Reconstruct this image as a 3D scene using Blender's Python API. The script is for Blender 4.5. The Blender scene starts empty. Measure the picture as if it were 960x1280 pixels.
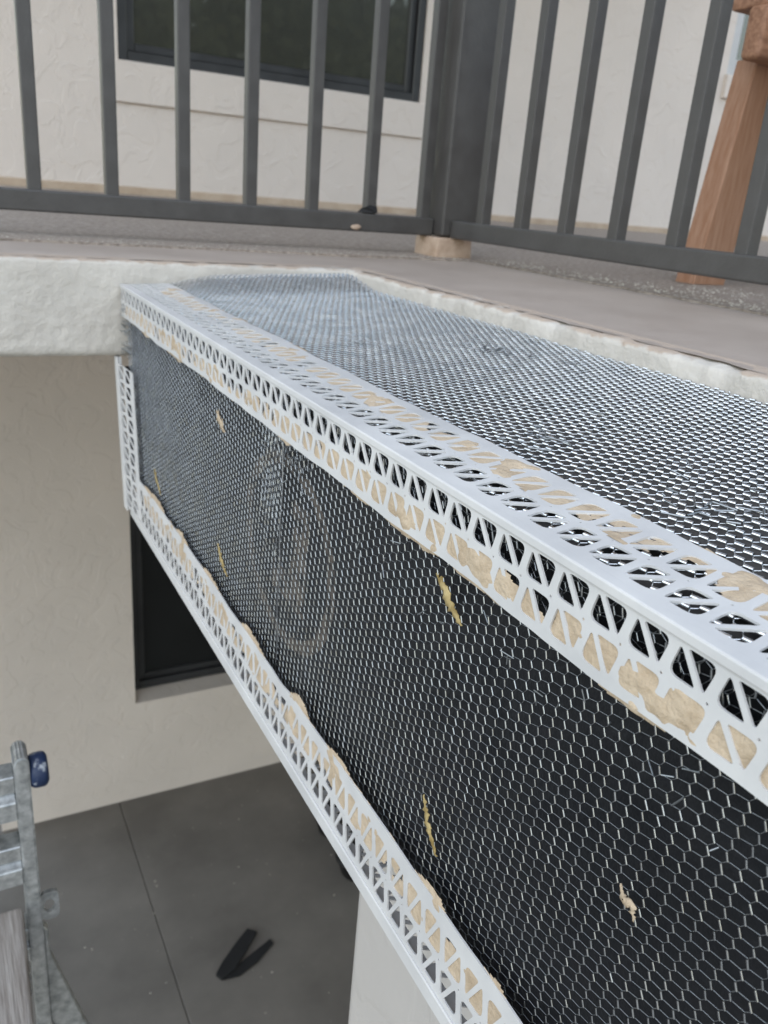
import bpy, bmesh, math, random
import numpy as np
from mathutils import Vector, Matrix, noise
from mathutils.geometry import delaunay_2d_cdt

random.seed(7); rng = np.random.default_rng(7)
S = bpy.context.scene
C = S.collection
H = 3.0                                   # camera height above the patio (m)

# ------------------------------------------------------------------ camera
cd = bpy.data.cameras.new('camera'); cam = bpy.data.objects.new('camera', cd); C.objects.link(cam)
cd.sensor_fit = 'VERTICAL'; cd.sensor_height = 36.0; cd.lens = 36.0 * 1042.25 / 1280
cd.clip_start = 0.02; cd.clip_end = 500
AX = np.array([[0.88435745, -0.09850516, 0.45629884],
               [-0.4603075, -0.34660292, 0.81730253],
               [0.07764599, -0.93282536, -0.35186354]])
m = Matrix.Identity(4)
for i in range(3):
    m[i][0] = AX[i, 0]; m[i][1] = -AX[i, 1]; m[i][2] = -AX[i, 2]
m[2][3] = H
cam.matrix_world = m
cd.dof.use_dof = True; cd.dof.focus_distance = 0.43; cd.dof.aperture_fstop = 17.0
S.camera = cam

# ------------------------------------------------------------------ light
SUN_EL, SUN_AZ = math.radians(58), math.radians(230)    # azimuth clockwise from +Y: high behind and left of the camera, spread wide by cloud
w = bpy.data.worlds.new('World'); S.world = w; w.use_nodes = True
nt = w.node_tree; bg = nt.nodes['Background']
sky = nt.nodes.new('ShaderNodeTexSky'); sky.sky_type = 'NISHITA'; sky.sun_disc = False
sky.sun_elevation = SUN_EL; sky.sun_rotation = SUN_AZ
sky.air_density = 1.8; sky.dust_density = 0.8; sky.ozone_density = 1.0
hs = nt.nodes.new('ShaderNodeHueSaturation'); hs.inputs['Saturation'].default_value = 0.72
nt.links.new(sky.outputs[0], hs.inputs['Color']); nt.links.new(hs.outputs[0], bg.inputs['Color'])
bg.inputs['Strength'].default_value = 0.15
sd = bpy.data.lights.new('sun', 'SUN'); sun = bpy.data.objects.new('sun', sd); C.objects.link(sun)
sd.energy = 0.5; sd.angle = math.radians(120); sd.color = (1, 0.96, 0.9)
sdir = Vector((math.sin(SUN_AZ) * math.cos(SUN_EL), math.cos(SUN_AZ) * math.cos(SUN_EL), math.sin(SUN_EL)))
sun.rotation_euler = sdir.to_track_quat('Z', 'Y').to_euler()
S.view_settings.view_transform = 'Standard'; S.view_settings.look = 'None'
S.view_settings.gamma = 1; S.view_settings.exposure = 1.05

# ------------------------------------------------------------------ materials
MAT = {}
def mat(name, col, rough=0.7, metal=0.0, var=0.0, vscale=8.0, col2=None, bump=0.0, bscale=60.0, bdist=0.01,
        bump2=0.0, b2scale=300.0, spec=0.5, coat=0.0, stretch=None):
    mt = bpy.data.materials.new(name); mt.use_nodes = True
    t = mt.node_tree; N = t.nodes; L = t.links
    b = N['Principled BSDF']
    b.inputs['Base Color'].default_value = (*col, 1); b.inputs['Roughness'].default_value = rough
    b.inputs['Metallic'].default_value = metal; b.inputs['Specular IOR Level'].default_value = spec
    b.inputs['Coat Weight'].default_value = coat; b.inputs['Coat Roughness'].default_value = 0.25
    tc = N.new('ShaderNodeTexCoord'); src = tc.outputs['Object']
    if stretch:
        mp = N.new('ShaderNodeMapping'); mp.inputs['Scale'].default_value = stretch
        L.new(src, mp.inputs['Vector']); src = mp.outputs[0]
    if col2 is not None or var:
        n = N.new('ShaderNodeTexNoise'); n.inputs['Scale'].default_value = vscale
        n.inputs['Detail'].default_value = 6; n.inputs['Roughness'].default_value = 0.62
        L.new(src, n.inputs['Vector'])
        r = N.new('ShaderNodeValToRGB'); r.color_ramp.elements[0].position = 0.36; r.color_ramp.elements[1].position = 0.66
        c2 = col2 if col2 is not None else tuple(min(1, c * (1 + var)) for c in col)
        c1 = col if col2 is not None else tuple(c * (1 - var) for c in col)
        r.color_ramp.elements[0].color = (*c1, 1); r.color_ramp.elements[1].color = (*c2, 1)
        L.new(n.outputs[0], r.inputs[0]); L.new(r.outputs[0], b.inputs['Base Color'])
        mr = N.new('ShaderNodeMapRange'); mr.inputs[1].default_value = 0.3; mr.inputs[2].default_value = 0.7
        mr.inputs[3].default_value = max(0.02, rough - 0.08); mr.inputs[4].default_value = min(1, rough + 0.08)
        L.new(n.outputs[0], mr.inputs[0]); L.new(mr.outputs[0], b.inputs['Roughness'])
    prev = None
    for st, sc, dist in ((bump, bscale, bdist), (bump2, b2scale, bdist * 0.3)):
        if st:
            n = N.new('ShaderNodeTexNoise'); n.inputs['Scale'].default_value = sc; n.inputs['Detail'].default_value = 5
            n.inputs['Roughness'].default_value = 0.55; L.new(src, n.inputs['Vector'])
            bp = N.new('ShaderNodeBump'); bp.inputs['Strength'].default_value = st; bp.inputs['Distance'].default_value = dist
            L.new(n.outputs[0], bp.inputs['Height'])
            if prev: L.new(prev, bp.inputs['Normal'])
            prev = bp.outputs[0]
    if prev: L.new(prev, b.inputs['Normal'])
    MAT[name] = mt
    return mt

def stucco(name, col, depth=1.0):
    """painted skip-trowel stucco: flat islands with torn edges over a fine sand grain"""
    mt = mat(name, col, 0.85, var=0.035, vscale=2.2)
    t = mt.node_tree; N = t.nodes; L = t.links; b = N['Principled BSDF']
    tc = [n for n in N if n.type == 'TEX_COORD'][0]
    n1 = N.new('ShaderNodeTexNoise'); n1.inputs['Scale'].default_value = 9; n1.inputs['Detail'].default_value = 7
    n1.inputs['Distortion'].default_value = 1.2; L.new(tc.outputs['Object'], n1.inputs['Vector'])
    r = N.new('ShaderNodeValToRGB'); r.color_ramp.elements[0].position = 0.47; r.color_ramp.elements[1].position = 0.53
    L.new(n1.outputs[0], r.inputs[0])
    b1 = N.new('ShaderNodeBump'); b1.inputs['Strength'].default_value = 0.3 * depth; b1.inputs['Distance'].default_value = 0.006
    L.new(r.outputs[0], b1.inputs['Height'])
    n2 = N.new('ShaderNodeTexNoise'); n2.inputs['Scale'].default_value = 120; n2.inputs['Detail'].default_value = 4
    L.new(tc.outputs['Object'], n2.inputs['Vector'])
    b2 = N.new('ShaderNodeBump'); b2.inputs['Strength'].default_value = 0.4 * depth; b2.inputs['Distance'].default_value = 0.003
    L.new(n2.outputs[0], b2.inputs['Height']); L.new(b1.outputs[0], b2.inputs['Normal'])
    L.new(b2.outputs[0], b.inputs['Normal'])
    return mt

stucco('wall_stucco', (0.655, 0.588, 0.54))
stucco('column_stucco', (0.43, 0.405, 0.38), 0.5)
mat('edge_stucco', (0.49, 0.455, 0.41), 0.85, col2=(0.57, 0.535, 0.485), vscale=14, bump=0.5, bscale=130, bdist=0.004, bump2=0.3, b2scale=500)
def rim_wear(mt):
    """paint broken off the top arris down to tan mortar"""
    t = mt.node_tree; N = t.nodes; L = t.links; b = N['Principled BSDF']
    tc = [n for n in N if n.type == 'TEX_COORD'][0]
    sep = N.new('ShaderNodeSeparateXYZ'); L.new(tc.outputs['Object'], sep.inputs[0])
    h = N.new('ShaderNodeMapRange'); h.inputs[1].default_value = H - 0.107 - 0.016; h.inputs[2].default_value = H - 0.107 + 0.002
    L.new(sep.outputs['Z'], h.inputs[0])
    n = N.new('ShaderNodeTexNoise'); n.inputs['Scale'].default_value = 26; n.inputs['Detail'].default_value = 7; n.inputs['Roughness'].default_value = 0.65
    L.new(tc.outputs['Object'], n.inputs['Vector'])
    a = N.new('ShaderNodeMath'); a.operation = 'ADD'; L.new(h.outputs[0], a.inputs[0]); L.new(n.outputs[0], a.inputs[1])
    r = N.new('ShaderNodeMapRange'); r.inputs[1].default_value = 1.26; r.inputs[2].default_value = 1.38; L.new(a.outputs[0], r.inputs[0])
    mx = N.new('ShaderNodeMix'); mx.data_type = 'RGBA'; L.new(r.outputs[0], mx.inputs[0])
    L.new(b.inputs['Base Color'].links[0].from_socket, mx.inputs[6]); mx.inputs[7].default_value = (0.42, 0.34, 0.275, 1)
    L.new(mx.outputs[2], b.inputs['Base Color'])
rim_wear(MAT['edge_stucco'])
mat('base_band', (0.42, 0.32, 0.235), 0.9, col2=(0.52, 0.42, 0.33), vscale=12, bump=0.4, bscale=80, bdist=0.004)
mat('deck_smooth', (0.33, 0.275, 0.235), 0.62, col2=(0.40, 0.34, 0.295), vscale=7, bump=0.25, bscale=120, bdist=0.003)
mat('deck_rough', (0.22, 0.18, 0.15), 0.75, col2=(0.46, 0.39, 0.335), vscale=110, bump=0.9, bscale=260, bdist=0.006)
mat('patio_concrete', (0.135, 0.122, 0.107), 0.8, col2=(0.205, 0.186, 0.163), vscale=1.9, bump=0.25, bscale=150, bdist=0.003)
mat('joint_dark', (0.20, 0.18, 0.16), 0.9)
mat('yard_gravel', (0.40, 0.37, 0.32), 0.95, col2=(0.52, 0.49, 0.44), vscale=3.0, bump=0.5, bscale=40)
mat('rail_paint', (0.056, 0.052, 0.050), 0.5, col2=(0.070, 0.066, 0.063), vscale=24, bump=0.25, bscale=200, bdist=0.002)
mat('mortar_tan', (0.41, 0.315, 0.215), 0.9, col2=(0.54, 0.435, 0.315), vscale=60, bump=0.6, bscale=300, bdist=0.003)
mat('plinth', (0.36, 0.255, 0.185), 0.9, col2=(0.50, 0.385, 0.30), vscale=30, bump=0.4, bscale=160, bdist=0.003)
mat('vinyl_white', (0.50, 0.495, 0.49), 0.4, col2=(0.58, 0.572, 0.56), vscale=18, bump=0.06, bscale=300, bdist=0.001)
mat('paper_top_lit', (0.028, 0.026, 0.025), 0.7, col2=(0.062, 0.055, 0.050), vscale=22, bump=0.4, bscale=25, bdist=0.004)  # same paper as the front, its colour lightened for sky light on top
mat('galvanized_top_glint', (0.95, 0.97, 0.99), 0.14, metal=1.0, var=0.12, vscale=40)  # top netting: wire colour brightened to give the sky glints
mat('galvanized_front_shade', (0.37, 0.385, 0.40), 0.26, metal=1.0, var=0.12, vscale=40)  # front netting: same wire, colour darkened for its dimmer surroundings
mat('galvanized_dull', (0.34, 0.36, 0.375), 0.42, metal=1.0, var=0.25, vscale=30)
mat('window_frame_dark', (0.028, 0.029, 0.032), 0.4, var=0.15, vscale=10)
mat('window_frame_light', (0.50, 0.50, 0.51), 0.5, var=0.05, vscale=10)
mat('window_glass', (0.034, 0.035, 0.028), 0.03, spec=1.0, coat=1.0, bump=0.02, bscale=3, bdist=0.01)
mat('insect_screen', (0.010, 0.011, 0.012), 0.55, spec=0.25, var=0.15, vscale=4)
mat('black_felt', (0.010, 0.010, 0.011), 0.75, var=0.3, vscale=40, bump=0.3, bscale=120, bdist=0.002)
mat('black_plastic', (0.012, 0.012, 0.013), 0.4, var=0.2, vscale=20)
mat('redwood', (0.24, 0.115, 0.066), 0.6, col2=(0.45, 0.245, 0.15), vscale=9, bump=0.2, bscale=30, bdist=0.002, stretch=(1.5, 16, 16))
mat('redwood_leg', (0.34, 0.17, 0.095), 0.6, col2=(0.45, 0.265, 0.175), vscale=9, bump=0.2, bscale=30, bdist=0.002, stretch=(16, 16, 1.5))
mat('weathered_plank', (0.20, 0.175, 0.155), 0.85, col2=(0.36, 0.335, 0.31), vscale=9, bump=0.6, bscale=14, bdist=0.004, stretch=(18, 1.2, 18))
mat('scaffold_steel', (0.30, 0.315, 0.32), 0.48, metal=0.75, col2=(0.56, 0.575, 0.58), vscale=70, bump=0.12, bscale=200, bdist=0.001)
mat('blue_paint', (0.010, 0.024, 0.07), 0.5, col2=(0.33, 0.36, 0.40), vscale=55, bump=0.2, bscale=150, bdist=0.002)
_r = [n for n in MAT['blue_paint'].node_tree.nodes if n.type == 'VALTORGB'][0]
_r.color_ramp.elements[0].position = 0.56; _r.color_ramp.elements[1].position = 0.64
mat('dry_leaf', (0.22, 0.15, 0.045), 0.8, col2=(0.46, 0.36, 0.17), vscale=80, bump=0.4, bscale=300, bdist=0.001)
mat('pale_crumb', (0.62, 0.58, 0.50), 0.9, var=0.1, vscale=100)
mat('bark', (0.10, 0.075, 0.055), 0.95, var=0.3, vscale=6, bump=0.6, bscale=20, bdist=0.02)
mat('foliage', (0.07, 0.08, 0.03), 0.6, col2=(0.20, 0.19, 0.075), vscale=1.4)

# building paper: asphalt black, wrinkled, with the maker's faded print
def paper_mat():
    mt = mat('building_paper', (0.006, 0.007, 0.009), 0.5, col2=(0.012, 0.012, 0.014), vscale=9, bump=0.9, bscale=20, bdist=0.008, bump2=0.4, b2scale=90, spec=0.25)
    t = mt.node_tree; N = t.nodes; L = t.links; b = N['Principled BSDF']
    tc = [n for n in N if n.type == 'TEX_COORD'][0]
    sep = N.new('ShaderNodeSeparateXYZ'); L.new(tc.outputs['Object'], sep.inputs[0])
    def M(op, a, b_, c=None):
        n = N.new('ShaderNodeMath'); n.operation = op
        for i, v in enumerate((a, b_, c)):
            if v is None: continue
            if isinstance(v, (int, float)): n.inputs[i].default_value = v
            else: L.new(v, n.inputs[i])
        return n.outputs[0]
    y, z = sep.outputs['Y'], sep.outputs['Z']
    def rect(y0, y1, z0, z1):
        a = M('MULTIPLY', M('GREATER_THAN', y, y0), M('LESS_THAN', y, y1))
        c = M('MULTIPLY', M('GREATER_THAN', z, z0), M('LESS_THAN', z, z1))
        return M('MULTIPLY', a, c)
    dy = M('DIVIDE', M('SUBTRACT', y, 0.598), 0.100); dz = M('DIVIDE', M('SUBTRACT', z, H - 0.283), 0.084)
    d = M('SQRT', M('ADD', M('MULTIPLY', dy, dy), M('MULTIPLY', dz, dz)), 0)
    ring = M('MULTIPLY', M('GREATER_THAN', d, 0.86), M('LESS_THAN', d, 1.0))
    msk = M('MAXIMUM', M('MAXIMUM', ring, rect(0.552, 0.585, H - 0.325, H - 0.232)), rect(0.585, 0.625, H - 0.325, H - 0.300))
    n = N.new('ShaderNodeTexNoise'); n.inputs['Scale'].default_value = 90; L.new(tc.outputs['Object'], n.inputs['Vector'])
    mr = N.new('ShaderNodeMapRange'); mr.inputs[1].default_value = 0.35; mr.inputs[2].default_value = 0.55
    L.new(n.outputs[0], mr.inputs[0])
    msk = M('MULTIPLY', M('MULTIPLY', msk, mr.outputs[0]), 0.75)
    mx = N.new('ShaderNodeMix'); mx.data_type = 'RGBA'; L.new(msk, mx.inputs[0])
    old = b.inputs['Base Color'].links[0].from_socket
    L.new(old, mx.inputs[6]); mx.inputs[7].default_value = (0.12, 0.098, 0.08, 1)
    L.new(mx.outputs[2], b.inputs['Base Color'])
paper_mat()

# ------------------------------------------------------------------ helpers
def tag(o, label=None, cat=None, group=None, kind=None):
    if label: o['label'] = label
    if cat: o['category'] = cat
    if group: o['group'] = group
    if kind: o['kind'] = kind
    return o
def link(name, me, mt, parent=None, smooth=False):
    o = bpy.data.objects.new(name, me); C.objects.link(o)
    if mt is not None and not me.materials: me.materials.append(MAT[mt])
    me.polygons.foreach_set('use_smooth', [bool(smooth)] * len(me.polygons))
    if parent is not None:
        o.parent = parent; o.matrix_parent_inverse = world_of(parent).inverted()
    return o
def world_of(o):
    mm = Matrix.Translation(o.location)
    if o.parent is not None: mm = world_of(o.parent) @ o.matrix_parent_inverse @ mm
    return mm
def empty(name, loc):
    o = bpy.data.objects.new(name, None); C.objects.link(o); o.location = loc; o.empty_display_size = 0.05
    return o
def pyd(name, v, f, mt, parent=None, smooth=False):
    me = bpy.data.meshes.new(name); me.from_pydata([tuple(p) for p in v], [], [tuple(q) for q in f]); me.update()
    return link(name, me, mt, parent, smooth)
def npmesh(name, v, f, mt, parent=None, smooth=False):
    """v (n,3), f (m,k) numpy, one polygon size"""
    me = bpy.data.meshes.new(name); k = f.shape[1]
    me.vertices.add(len(v)); me.vertices.foreach_set('co', np.asarray(v, np.float32).ravel())
    me.loops.add(f.size); me.loops.foreach_set('vertex_index', f.ravel().astype(np.int32))
    me.polygons.add(len(f)); me.polygons.foreach_set('loop_start', np.arange(0, f.size, k, dtype=np.int32))
    me.update(calc_edges=True)
    return link(name, me, mt, parent, smooth)
def box_bm(bm, x0, x1, y0, y1, z0, z1, bev=0.0, seg=2):
    b2 = bmesh.new(); bmesh.ops.create_cube(b2, size=1)
    for v in b2.verts:
        v.co = Vector(((x0 + x1) / 2 + v.co.x * (x1 - x0), (y0 + y1) / 2 + v.co.y * (y1 - y0), (z0 + z1) / 2 + v.co.z * (z1 - z0)))
    if bev: bmesh.ops.bevel(b2, geom=b2.edges[:], offset=bev, segments=seg, affect='EDGES', profile=0.5)
    tmp = bpy.data.meshes.new('tmp'); b2.to_mesh(tmp); b2.free(); bm.from_mesh(tmp); bpy.data.meshes.remove(tmp)
def bm_obj(name, bm, mt, parent=None, smooth=False):
    me = bpy.data.meshes.new(name); bm.to_mesh(me); bm.free()
    return link(name, me, mt, parent, smooth)
def box(name, x0, x1, y0, y1, z0, z1, mt, parent=None, bev=0.0, seg=2):
    bm = bmesh.new(); box_bm(bm, x0, x1, y0, y1, z0, z1, bev, seg); return bm_obj(name, bm, mt, parent)
def nz(x, y=0.0, z=0.0): return noise.noise(Vector((x, y, z)))
def fb(x, y=0.0, z=0.0, o=4): return noise.fractal(Vector((x, y, z)), 1.0, 2.0, o)
def tubes(A, B, r, sides=4):
    """array of straight wires from A to B (n,3) with radius r (n,)"""
    A = np.asarray(A, float); B = np.asarray(B, float); n = len(A); r = np.broadcast_to(r, (n,))
    d = B - A; d /= np.linalg.norm(d, axis=1)[:, None] + 1e-12
    ref = np.where(np.abs(d[:, :1]) < 0.8, np.array([[1., 0, 0]]), np.array([[0, 1., 0]]))
    u = np.cross(d, ref); u /= np.linalg.norm(u, axis=1)[:, None]; v = np.cross(d, u)
    a = np.arange(sides) * 2 * np.pi / sides
    off = (np.cos(a)[None, :, None] * u[:, None] + np.sin(a)[None, :, None] * v[:, None]) * r[:, None, None]
    V = np.concatenate([A[:, None] + off, B[:, None] + off], 1).reshape(-1, 3)
    k = np.arange(sides); k2 = (k + 1) % sides
    q = np.stack([k, k2, k2 + sides, k + sides], 1)
    F = (q[None] + (np.arange(n) * 2 * sides)[:, None, None]).reshape(-1, 4)
    return V, F
def grid_faces(nu, nv):
    i = np.arange(nu - 1)[:, None]; j = np.arange(nv - 1)[None]
    a = i * nv + j
    return np.stack([a, a + 1, a + nv + 1, a + nv], -1).reshape(-1, 4)

# ------------------------------------------------------------------ ground and patio
tag(pyd('ground', [(-150, -150, -0.03), (150, -150, -0.03), (150, 150, -0.03), (-150, 150, -0.03)], [(0, 1, 2, 3)], 'yard_gravel'), kind='structure')
patio = tag(box('patio', -6, 9, -4.0, 3.75, -0.025, -0.012, 'joint_dark'), kind='structure')
xs = [-6, -2.4, 0.605, 3.6, 9]; ys = [-4.0, -1.0, 3.75]
for i in range(4):
    for j in range(2):
        box('concrete_panel', xs[i] + 0.0014, xs[i + 1] - 0.0014, ys[j] + 0.0014, ys[j + 1] - 0.0014, -0.012, 0.0, 'patio_concrete', patio, 0.003, 1)

# ------------------------------------------------------------------ house
WY = 3.6
house = tag(empty('house', (1.0, WY, 0)), 'cream stucco house wall with dark framed windows behind the balcony', 'house')
def wall_with_windows(name, x0, x1, z0, z1, wins, depth, mt):
    X = sorted({x0, x1, *[w_[0] for w_ in wins], *[w_[1] for w_ in wins]})
    Z = sorted({z0, z1, *[w_[2] for w_ in wins], *[w_[3] for w_ in wins]})
    v = []; f = []
    def q(a, b, c, d): 
        n = len(v); v.extend([a, b, c, d]); f.append((n, n + 1, n + 2, n + 3))
    for i in range(len(X) - 1):
        for j in range(len(Z) - 1):
            cx, cz = (X[i] + X[i + 1]) / 2, (Z[j] + Z[j + 1]) / 2
            if any(w_[0] < cx < w_[1] and w_[2] < cz < w_[3] for w_ in wins): continue
            q((X[i], WY, Z[j]), (X[i + 1], WY, Z[j]), (X[i + 1], WY, Z[j + 1]), (X[i], WY, Z[j + 1]))
    for a, b, c, d in wins:
        y1 = WY + depth
        q((a, WY, c), (b, WY, c), (b, y1, c + 0.015), (a, y1, c + 0.015)); q((a, WY, d), (b, WY, d), (b, y1, d), (a, y1, d))
        q((a, WY, c), (a, WY, d), (a, y1, d), (a, y1, c)); q((b, WY, c), (b, WY, d), (b, y1, d), (b, y1, c))
    q((x0, WY + 0.2, z0), (x1, WY + 0.2, z0), (x1, WY + 0.2, z1), (x0, WY + 0.2, z1))
    q((x0, WY, z0), (x0, WY + 0.2, z0), (x0, WY + 0.2, z1), (x0, WY, z1)); q((x1, WY, z0), (x1, WY + 0.2, z0), (x1, WY + 0.2, z1), (x1, WY, z1))
    q((x0, WY, z1), (x1, WY, z1), (x1, WY + 0.2, z1), (x0, WY + 0.2, z1))
    return pyd(name, v, f, mt, house)
ZB = H - 0.070                      # upper wall foot
wall_with_windows('upper_wall', 0.12, 9, ZB, H + 2.449, [(0.712, 2.02, H + 0.405, H + 1.75), (3.87, 5.0, H + 0.755, H + 1.75)], 0.045, 'wall_stucco')
wall_with_windows('lower_wall', 0.05, 9, 0.12, H - 0.24, [(0.70, 2.02, H - 2.426, H - 0.75)], 0.10, 'wall_stucco')
box('wall_foot', 0.055, 8.995, WY + 0.006, WY + 0.19, 0, 0.12, 'wall_stucco', house)
box('base_strip', 0.115, 9.005, WY - 0.009, WY + 0.1, ZB - 0.02, H - 0.037, 'base_band', house, 0.004, 1)
def window(x0, x1, z0, z1, y, fw, fm, gm):
    w_ = pyd('window', [(x0, y + 0.05, z0), (x1, y + 0.05, z0), (x1, y + 0.05, z1), (x0, y + 0.05, z1)], [(0, 1, 2, 3)], 'black_felt', house)
    for nm, wd, a, b in (('frame', fw, y - 0.004, y + 0.035), ('sash', fw * 0.8, y + 0.016, y + 0.042)):
        o = 0.001 if nm == 'frame' else fw + 0.002
        bm = bmesh.new()
        box_bm(bm, x0 + o, x0 + o + wd, a, b, z0 + o, z1 - o, 0.003, 1); box_bm(bm, x1 - o - wd, x1 - o, a, b, z0 + o, z1 - o, 0.003, 1)
        box_bm(bm, x0 + o + wd, x1 - o - wd, a + 0.001, b, z0 + o, z0 + o + wd, 0.003, 1); box_bm(bm, x0 + o + wd, x1 - o - wd, a + 0.001, b, z1 - o - wd, z1 - o, 0.003, 1)
        bm_obj(nm, bm, fm, w_)
    o = fw * 1.8
    box('pane', x0 + o, x1 - o, y + 0.030, y + 0.034, z0 + o, z1 - o, gm, w_)
    return w_
window(0.712, 2.02, H + 0.405, H + 1.75, WY + 0.012, 0.036, 'window_frame_dark', 'window_glass')
window(3.87, 5.0, H + 0.755, H + 1.75, WY + 0.012, 0.045, 'window_frame_light', 'window_glass')
window(0.70, 2.02, H - 2.405, H - 0.75, WY + 0.095, 0.04, 'window_frame_dark', 'insect_screen')
box('window_apron', 0.69, 2.045, WY - 0.016, WY + 0.03, H + 0.262, H + 0.402, 'wall_stucco', house, 0.004, 2)
box('window_apron', 3.86, 5.05, WY - 0.022, WY + 0.03, H + 0.64, H + 0.752, 'wall_stucco', house, 0.004, 2)

# roof added unseen just above the frame, cutting sky light on the balcony
box('added_shade_roof', -1.0, 3.4, 0.7, WY + 0.4, H + 2.45, H + 2.62, 'wall_stucco', house, 0.01, 1)

# ------------------------------------------------------------------ balcony floor
EY, EX = 1.196, 0.565               # slab edges
ZD = H - 0.107
bal = tag(empty('balcony_floor', (0, EY + 0.2, H - 0.235)), kind='structure')
# slab body: an L
zt, zb = ZD - 0.004, H - 0.232
def prism(name, poly, z0, z1, mt, parent):
    n = len(poly); v = [(x, y, z0) for x, y in poly] + [(x, y, z1) for x, y in poly]
    f = [tuple(range(n - 1, -1, -1)), tuple(range(n, 2 * n))] + [(i, (i + 1) % n, n + (i + 1) % n, n + i) for i in range(n)]
    return pyd(name, v, f, mt, parent)
prism('slab', [(-4.5, EY + 0.012), (EX + 0.012, EY + 0.012), (EX + 0.012, -2.5), (8.5, -2.5), (8.5, WY - 0.002), (-4.5, WY - 0.002)], zb, zt, 'edge_stucco', bal)
def edge_coat(name, p0, p1, outward, ragged, seed):
    p0 = np.array(p0, float); p1 = np.array(p1, float); Ln = np.linalg.norm(p1 - p0)
    nu = int(Ln / 0.004) + 1
    prof = [(-0.035, 0.0015), (-0.026, 0.0012), (-0.018, 0.0006), (-0.010, 0.0003), (-0.004, -0.0002), (-0.0008, -0.002), (0, -0.006)]
    prof += [(0, z) for z in np.linspace(-0.015, -0.118, 22)] + [(-0.001, -0.123), (-0.005, -0.1275), (-0.012, -0.129), (-0.05, -0.129)]
    V = np.zeros((nu, len(prof), 3))
    for i in range(nu):
        s = i / (nu - 1); b = p0 + (p1 - p0) * s; a = s * Ln
        for j, (o, z) in enumerate(prof):
            wgt = min(1, j / 4)
            n = 0.0004 * fb(a * 12 + seed, z * 16, seed, 3) + 0.0010 * fb(a * 60 + seed, z * 90, 3.1, 4) + 0.0009 * nz(a * 140, z * 190, seed)
            rim = ragged * max(0, fb(a * 22 + 9, seed, 1.7, 4)) * max(0, 1 - abs(j - 4) / 4)
            oo = o + n * wgt - rim
            zz = z + (0.0013 * fb(a * 35, j * 0.35, seed + 4, 3) - 0.35 * rim) * (1 if j < 8 else 0.4) * min(1, j / 2)
            V[i, j] = (b[0] + outward[0] * oo, b[1] + outward[1] * oo, ZD + zz)
    o = npmesh(name, V.reshape(-1, 3), grid_faces(nu, len(prof)), 'edge_stucco', bal, True)
    return o
edge_coat('edge_coat', (-1.2, EY), (EX + 0.01, EY), (0, -1), 0.004, 2.0)
edge_coat('edge_coat', (EX, EY + 0.02), (EX, -1.0), (-1, 0), 0.009, 8.0)
# smooth border strip and rough walking coat
def deck_z(y): return ZD + 0.0055 + 0.0165 * max(0.0, y - 1.43)
def border():
    v = []; f = []
    def strip(pts_in, pts_out):
        n0 = len(v)
        for a, b in zip(pts_in, pts_out): v.append((a[0], a[1], ZD + 0.0009 + 0.0004 * nz(a[0] * 20, a[1] * 20))); v.append((b[0], b[1], ZD + 0.0035))
        for i in range(len(pts_in) - 1): f.append((n0 + 2 * i, n0 + 2 * i + 1, n0 + 2 * i + 3, n0 + 2 * i + 2))
    N = 220
    xs_ = np.linspace(-1.2, 0.60, N)
    strip([(x, EY + 0.014 + 0.007 * fb(x * 24, 3.3)) for x in xs_], [(x, 1.6) for x in xs_])
    ys_ = np.linspace(1.6, -1.0, 300)
    strip([(EX + 0.012 + 0.006 * fb(y * 24, 7.7) + 0.006 * max(0, fb(y * 7, 4.1)), y) if y < EY - 0.02 else (0.60, y) for y in ys_], [(1.2, y) for y in ys_])
    return pyd('border_strip', v, f, 'deck_smooth', bal)
border()
def rough_coat():
    v = []; f = []
    def strip(a, b):
        n0 = len(v)
        for p, q in zip(a, b):
            v.append((p[0], p[1], ZD + 0.001)); v.append((p[0], p[1], deck_z(p[1]))); v.append((q[0], q[1], deck_z(q[1])))
        for i in range(len(a) - 1):
            k = n0 + 3 * i
            f.append((k, k + 1, k + 4, k + 3)); f.append((k + 1, k + 2, k + 5, k + 4))
    xs_ = np.linspace(-4.4, 0.955, 500)
    strip([(x, 1.425 + 0.007 * fb(x * 20, 1.3)) for x in xs_], [(x, WY - 0.01) for x in xs_])
    ys_ = np.linspace(1.425, -1.0, 300)
    strip([(0.955 + 0.007 * fb(y * 20, 5.3), y) for y in ys_], [(8.4, y) for y in ys_])
    strip([(x, 1.425) for x in (0.955, 8.4)], [(x, WY - 0.01) for x in (0.955, 8.4)])
    return pyd('rough_coat', v, f, 'deck_rough', bal)
rough_coat()
# pale grit along the border of the rough coat
gv = []; gf = []
def chip(x, y, z, r):
    n0 = len(gv); a0 = random.random() * 6.28
    for k in range(4):
        a = a0 + k * 1.571; rr = r * random.uniform(0.5, 1.2); gv.append((x + rr * math.cos(a), y + rr * math.sin(a), z + 0.0003))
    gv.append((x, y, z + r * random.uniform(0.4, 0.9)))
    for k in range(4): gf.append((n0 + k, n0 + (k + 1) % 4, n0 + 4))
for _ in range(700):
    y = random.uniform(0.45, 1.45); x = 0.965 + abs(random.gauss(0, 0.06)); chip(x, y, deck_z(y), random.uniform(0.001, 0.0028))
for _ in range(160):
    a = random.gauss(0, 1); chip(1.15 + 0.05 * a, 0.98 + 0.05 * random.gauss(0, 1), deck_z(1), random.uniform(0.001, 0.0026))
for _ in range(500):
    x = random.uniform(-0.3, 0.95); y = 1.43 + abs(random.gauss(0, 0.03)); chip(x, y, deck_z(y), random.uniform(0.0008, 0.0018))
tag(pyd('loose_grit', gv, gf, 'pale_crumb', bal), kind='stuff')

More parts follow.
